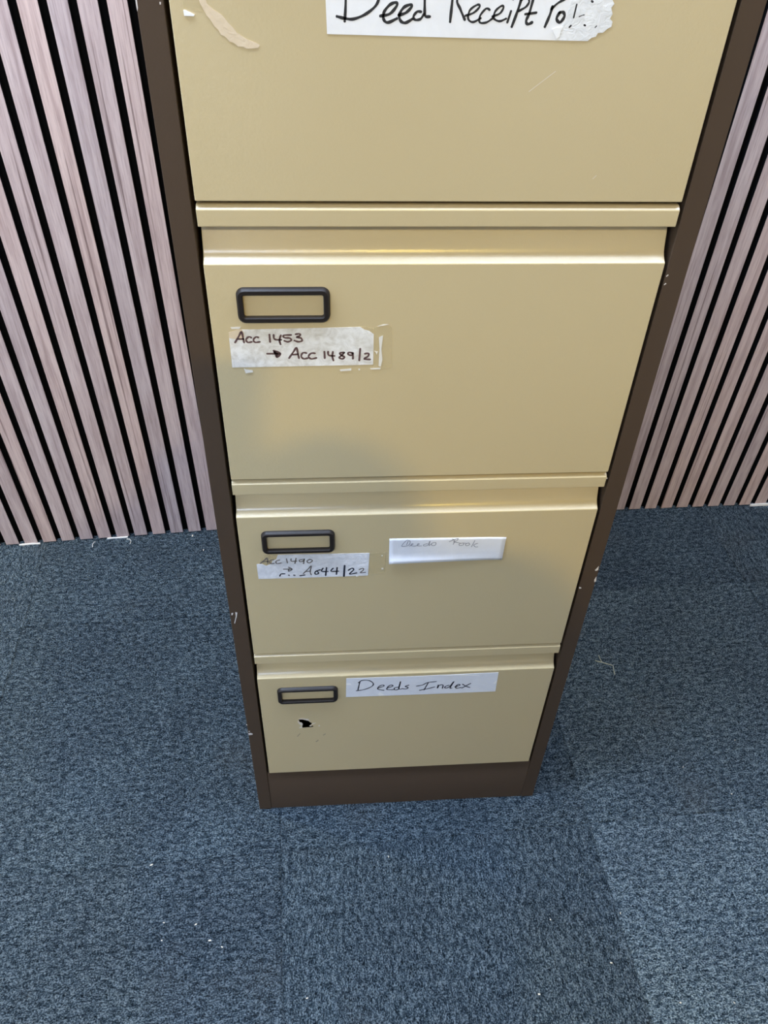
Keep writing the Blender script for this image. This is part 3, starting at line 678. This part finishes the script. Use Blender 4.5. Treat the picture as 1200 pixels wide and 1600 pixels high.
# ------------------------------------------------------------------ the person taking the picture, behind the camera
def person(px, py):
    fw, dn, rt = CR[2], CR[1], CR[0]
    phone_c = CC + dn * 0.050 - fw * 0.020
    V, R, E, skin = [], [], [], {}
    def v(p, r, parent=None):
        V.append(tuple(p)); R.append(r if isinstance(r, tuple) else (r, r))
        if parent is not None: E.append((parent, len(V) - 1))
        return len(V) - 1
    pel = v((px, py, 0.83), (0.200, 0.13))
    ab = v((px, py, 0.97), (0.220, 0.13), pel)
    ch = v((px, py - 0.01, 1.12), (0.180, 0.115), ab)
    sh = v((px, py - 0.01, 1.265), (0.125, 0.080), ch)
    nk = v((px, py + 0.03, 1.285), (0.052, 0.052), sh)
    h0 = v((px, py + 0.085, 1.285), (0.058, 0.066), nk)
    h1 = v((px, py + 0.100, 1.320), (0.070, 0.080), h0)
    h2 = v((px, py + 0.085, 1.350), (0.058, 0.070), h1)
    v((px, py + 0.175, 1.280), 0.014, h1)                                     # nose
    for s in (-1, 1):
        hp = v((px + s * 0.095, py, 0.77), 0.085, pel)
        kn = v((px + s * 0.105, py + 0.02, 0.43), 0.056, hp)
        an = v((px + s * 0.11, py - 0.02, 0.085), 0.038, kn)
        he = v((px + s * 0.11, py + 0.03, 0.045), 0.042, an)
        v((px + s * 0.125, py + 0.17, 0.034), 0.034, he)
        sl = v((px + s * 0.180, py - 0.01, 1.330 - s * 0.010), 0.062, sh)
        grip = phone_c + rt * s * 0.062 + dn * 0.035 - fw * 0.030
        elb = np.array((px + s * 0.240, py + 0.02, 1.00))
        el = v(elb, 0.056, sl)
        wr0 = grip - (grip - elb) * 0.28
        wr = v(wr0, 0.027, el)
        pm = v(wr0 + (grip - wr0) * 0.55, (0.034, 0.020), wr)
        for k in range(4):                                                   # four fingers curl round the back of the phone
            b0 = phone_c + rt * s * 0.056 + dn * (0.020 + 0.019 * k) - fw * 0.014
            k1 = v(b0, 0.0095, pm)
            k2 = v(phone_c + rt * s * 0.050 + dn * (0.018 + 0.019 * k) + fw * 0.016, 0.0085, k1)
            v(phone_c + rt * s * (0.022 - 0.004 * (k in (0, 3))) + dn * (0.022 + 0.019 * k) + fw * 0.0165, 0.0075, k2)
        t1 = v(phone_c + rt * s * 0.046 + dn * 0.045 - fw * 0.024, 0.011, pm)
        v(phone_c + rt * s * 0.020 + dn * 0.030 - fw * 0.017, 0.0085, t1)
    me = bpy.data.meshes.new('body_cage'); me.from_pydata(V, E, []); me.update()
    tmp = bpy.data.objects.new('body_cage', me); col.objects.link(tmp)
    tmp.modifiers.new('skin', 'SKIN')
    for i, sv in enumerate(me.skin_vertices[0].data): sv.radius = R[i]; sv.use_root = (i == 0)
    ss = tmp.modifiers.new('sub', 'SUBSURF'); ss.levels = 2; ss.render_levels = 2
    dg = bpy.context.evaluated_depsgraph_get(); dg.update()
    body = bpy.data.meshes.new_from_object(tmp.evaluated_get(dg)); body.name = 'body'
    bpy.data.objects.remove(tmp)
    mats = [plain('skin', (0.55, 0.35, 0.26), 0.5), plain('dark_jumper', (0.035, 0.04, 0.055), 0.9), plain('dark_trousers', (0.02, 0.022, 0.028), 0.9), plain('black_shoe', (0.012, 0.012, 0.013), 0.4)]
    body.materials.clear()
    for mt in mats: body.materials.append(mt)
    for p in body.polygons:
        c = p.center; p.use_smooth = True
        hand = min(np.linalg.norm(np.array(c) - (phone_c + dn * 0.04)), 9) < 0.125
        head = np.linalg.norm(np.array(c) - np.array((px, py + 0.10, 1.32))) < 0.118
        p.material_index = 0 if (head or hand) else 1 if c.z > 0.86 else 2 if c.z > 0.075 else 3
    root = empty('person', (px, py, 0)); tag(root, 'person in dark jumper and trousers holding a phone out in front', 'person')
    def child(name, me2, mt, smooth=True):
        o = bpy.data.objects.new(name, me2); col.objects.link(o)
        if mt: me2.materials.append(mt)
        o.parent = root; o.matrix_parent_inverse = Matrix.Translation((-px, -py, 0))
        for p in me2.polygons: p.use_smooth = smooth
        return o
    zmin = min(q.co.z for q in body.vertices)
    for q in body.vertices: q.co.z -= min(0, zmin - 0.0008) * max(0, 1 - q.co.z / 0.4) if zmin < 0.0008 else 0
    child('body', body, None)
    hair = plain('brown_hair', (0.05, 0.03, 0.02), 0.6)
    bm = bmesh.new(); bmesh.ops.create_uvsphere(bm, u_segments=24, v_segments=16, radius=1)
    for q in bm.verts: q.co = Vector((px + q.co.x * 0.083, py + 0.076 + q.co.y * 0.094, 1.325 + q.co.z * 0.088))
    bmesh.ops.delete(bm, geom=[q for q in bm.verts if q.co.y > py + 0.10 and q.co.z < 1.37 or q.co.z < 1.265], context='VERTS')
    me2 = bpy.data.meshes.new('hair'); bm.to_mesh(me2); bm.free(); child('hair', me2, hair)
    for s in (-1, 1):
        for nm, loc, sc, mt in (('eye', (s * 0.030, 0.172, 1.31), (0.012, 0.008, 0.007), plain('eye', (0.03, 0.025, 0.02), 0.2)), ('ear', (s * 0.076, 0.085, 1.305), (0.010, 0.020, 0.032), mats[0])):
            bm = bmesh.new(); bmesh.ops.create_uvsphere(bm, u_segments=12, v_segments=8, radius=1)
            for q in bm.verts: q.co = Vector((px + loc[0] + q.co.x * sc[0], py + loc[1] + q.co.y * sc[1], loc[2] + q.co.z * sc[2]))
            me2 = bpy.data.meshes.new(nm); bm.to_mesh(me2); bm.free(); child(nm, me2, mt)
    # the phone, held just behind the lens
    ph = empty('phone', tuple(phone_c)); tag(ph, 'dark phone held up in both hands of the person', 'phone')
    mw = Matrix(((rt[0], -dn[0], -fw[0]), (rt[1], -dn[1], -fw[1]), (rt[2], -dn[2], -fw[2])))
    ph.rotation_euler = mw.to_euler()
    box('phone_body', -0.036, 0.036, -0.074, 0.074, -0.004, 0.004, plain('phone_shell', (0.03, 0.03, 0.035), 0.3), ph, bevel=0.003)
    box('screen', -0.033, 0.033, -0.071, 0.071, 0.0041, 0.0046, plain('phone_screen', (0.01, 0.01, 0.012), 0.08), ph)
person(0.0, -1.04)
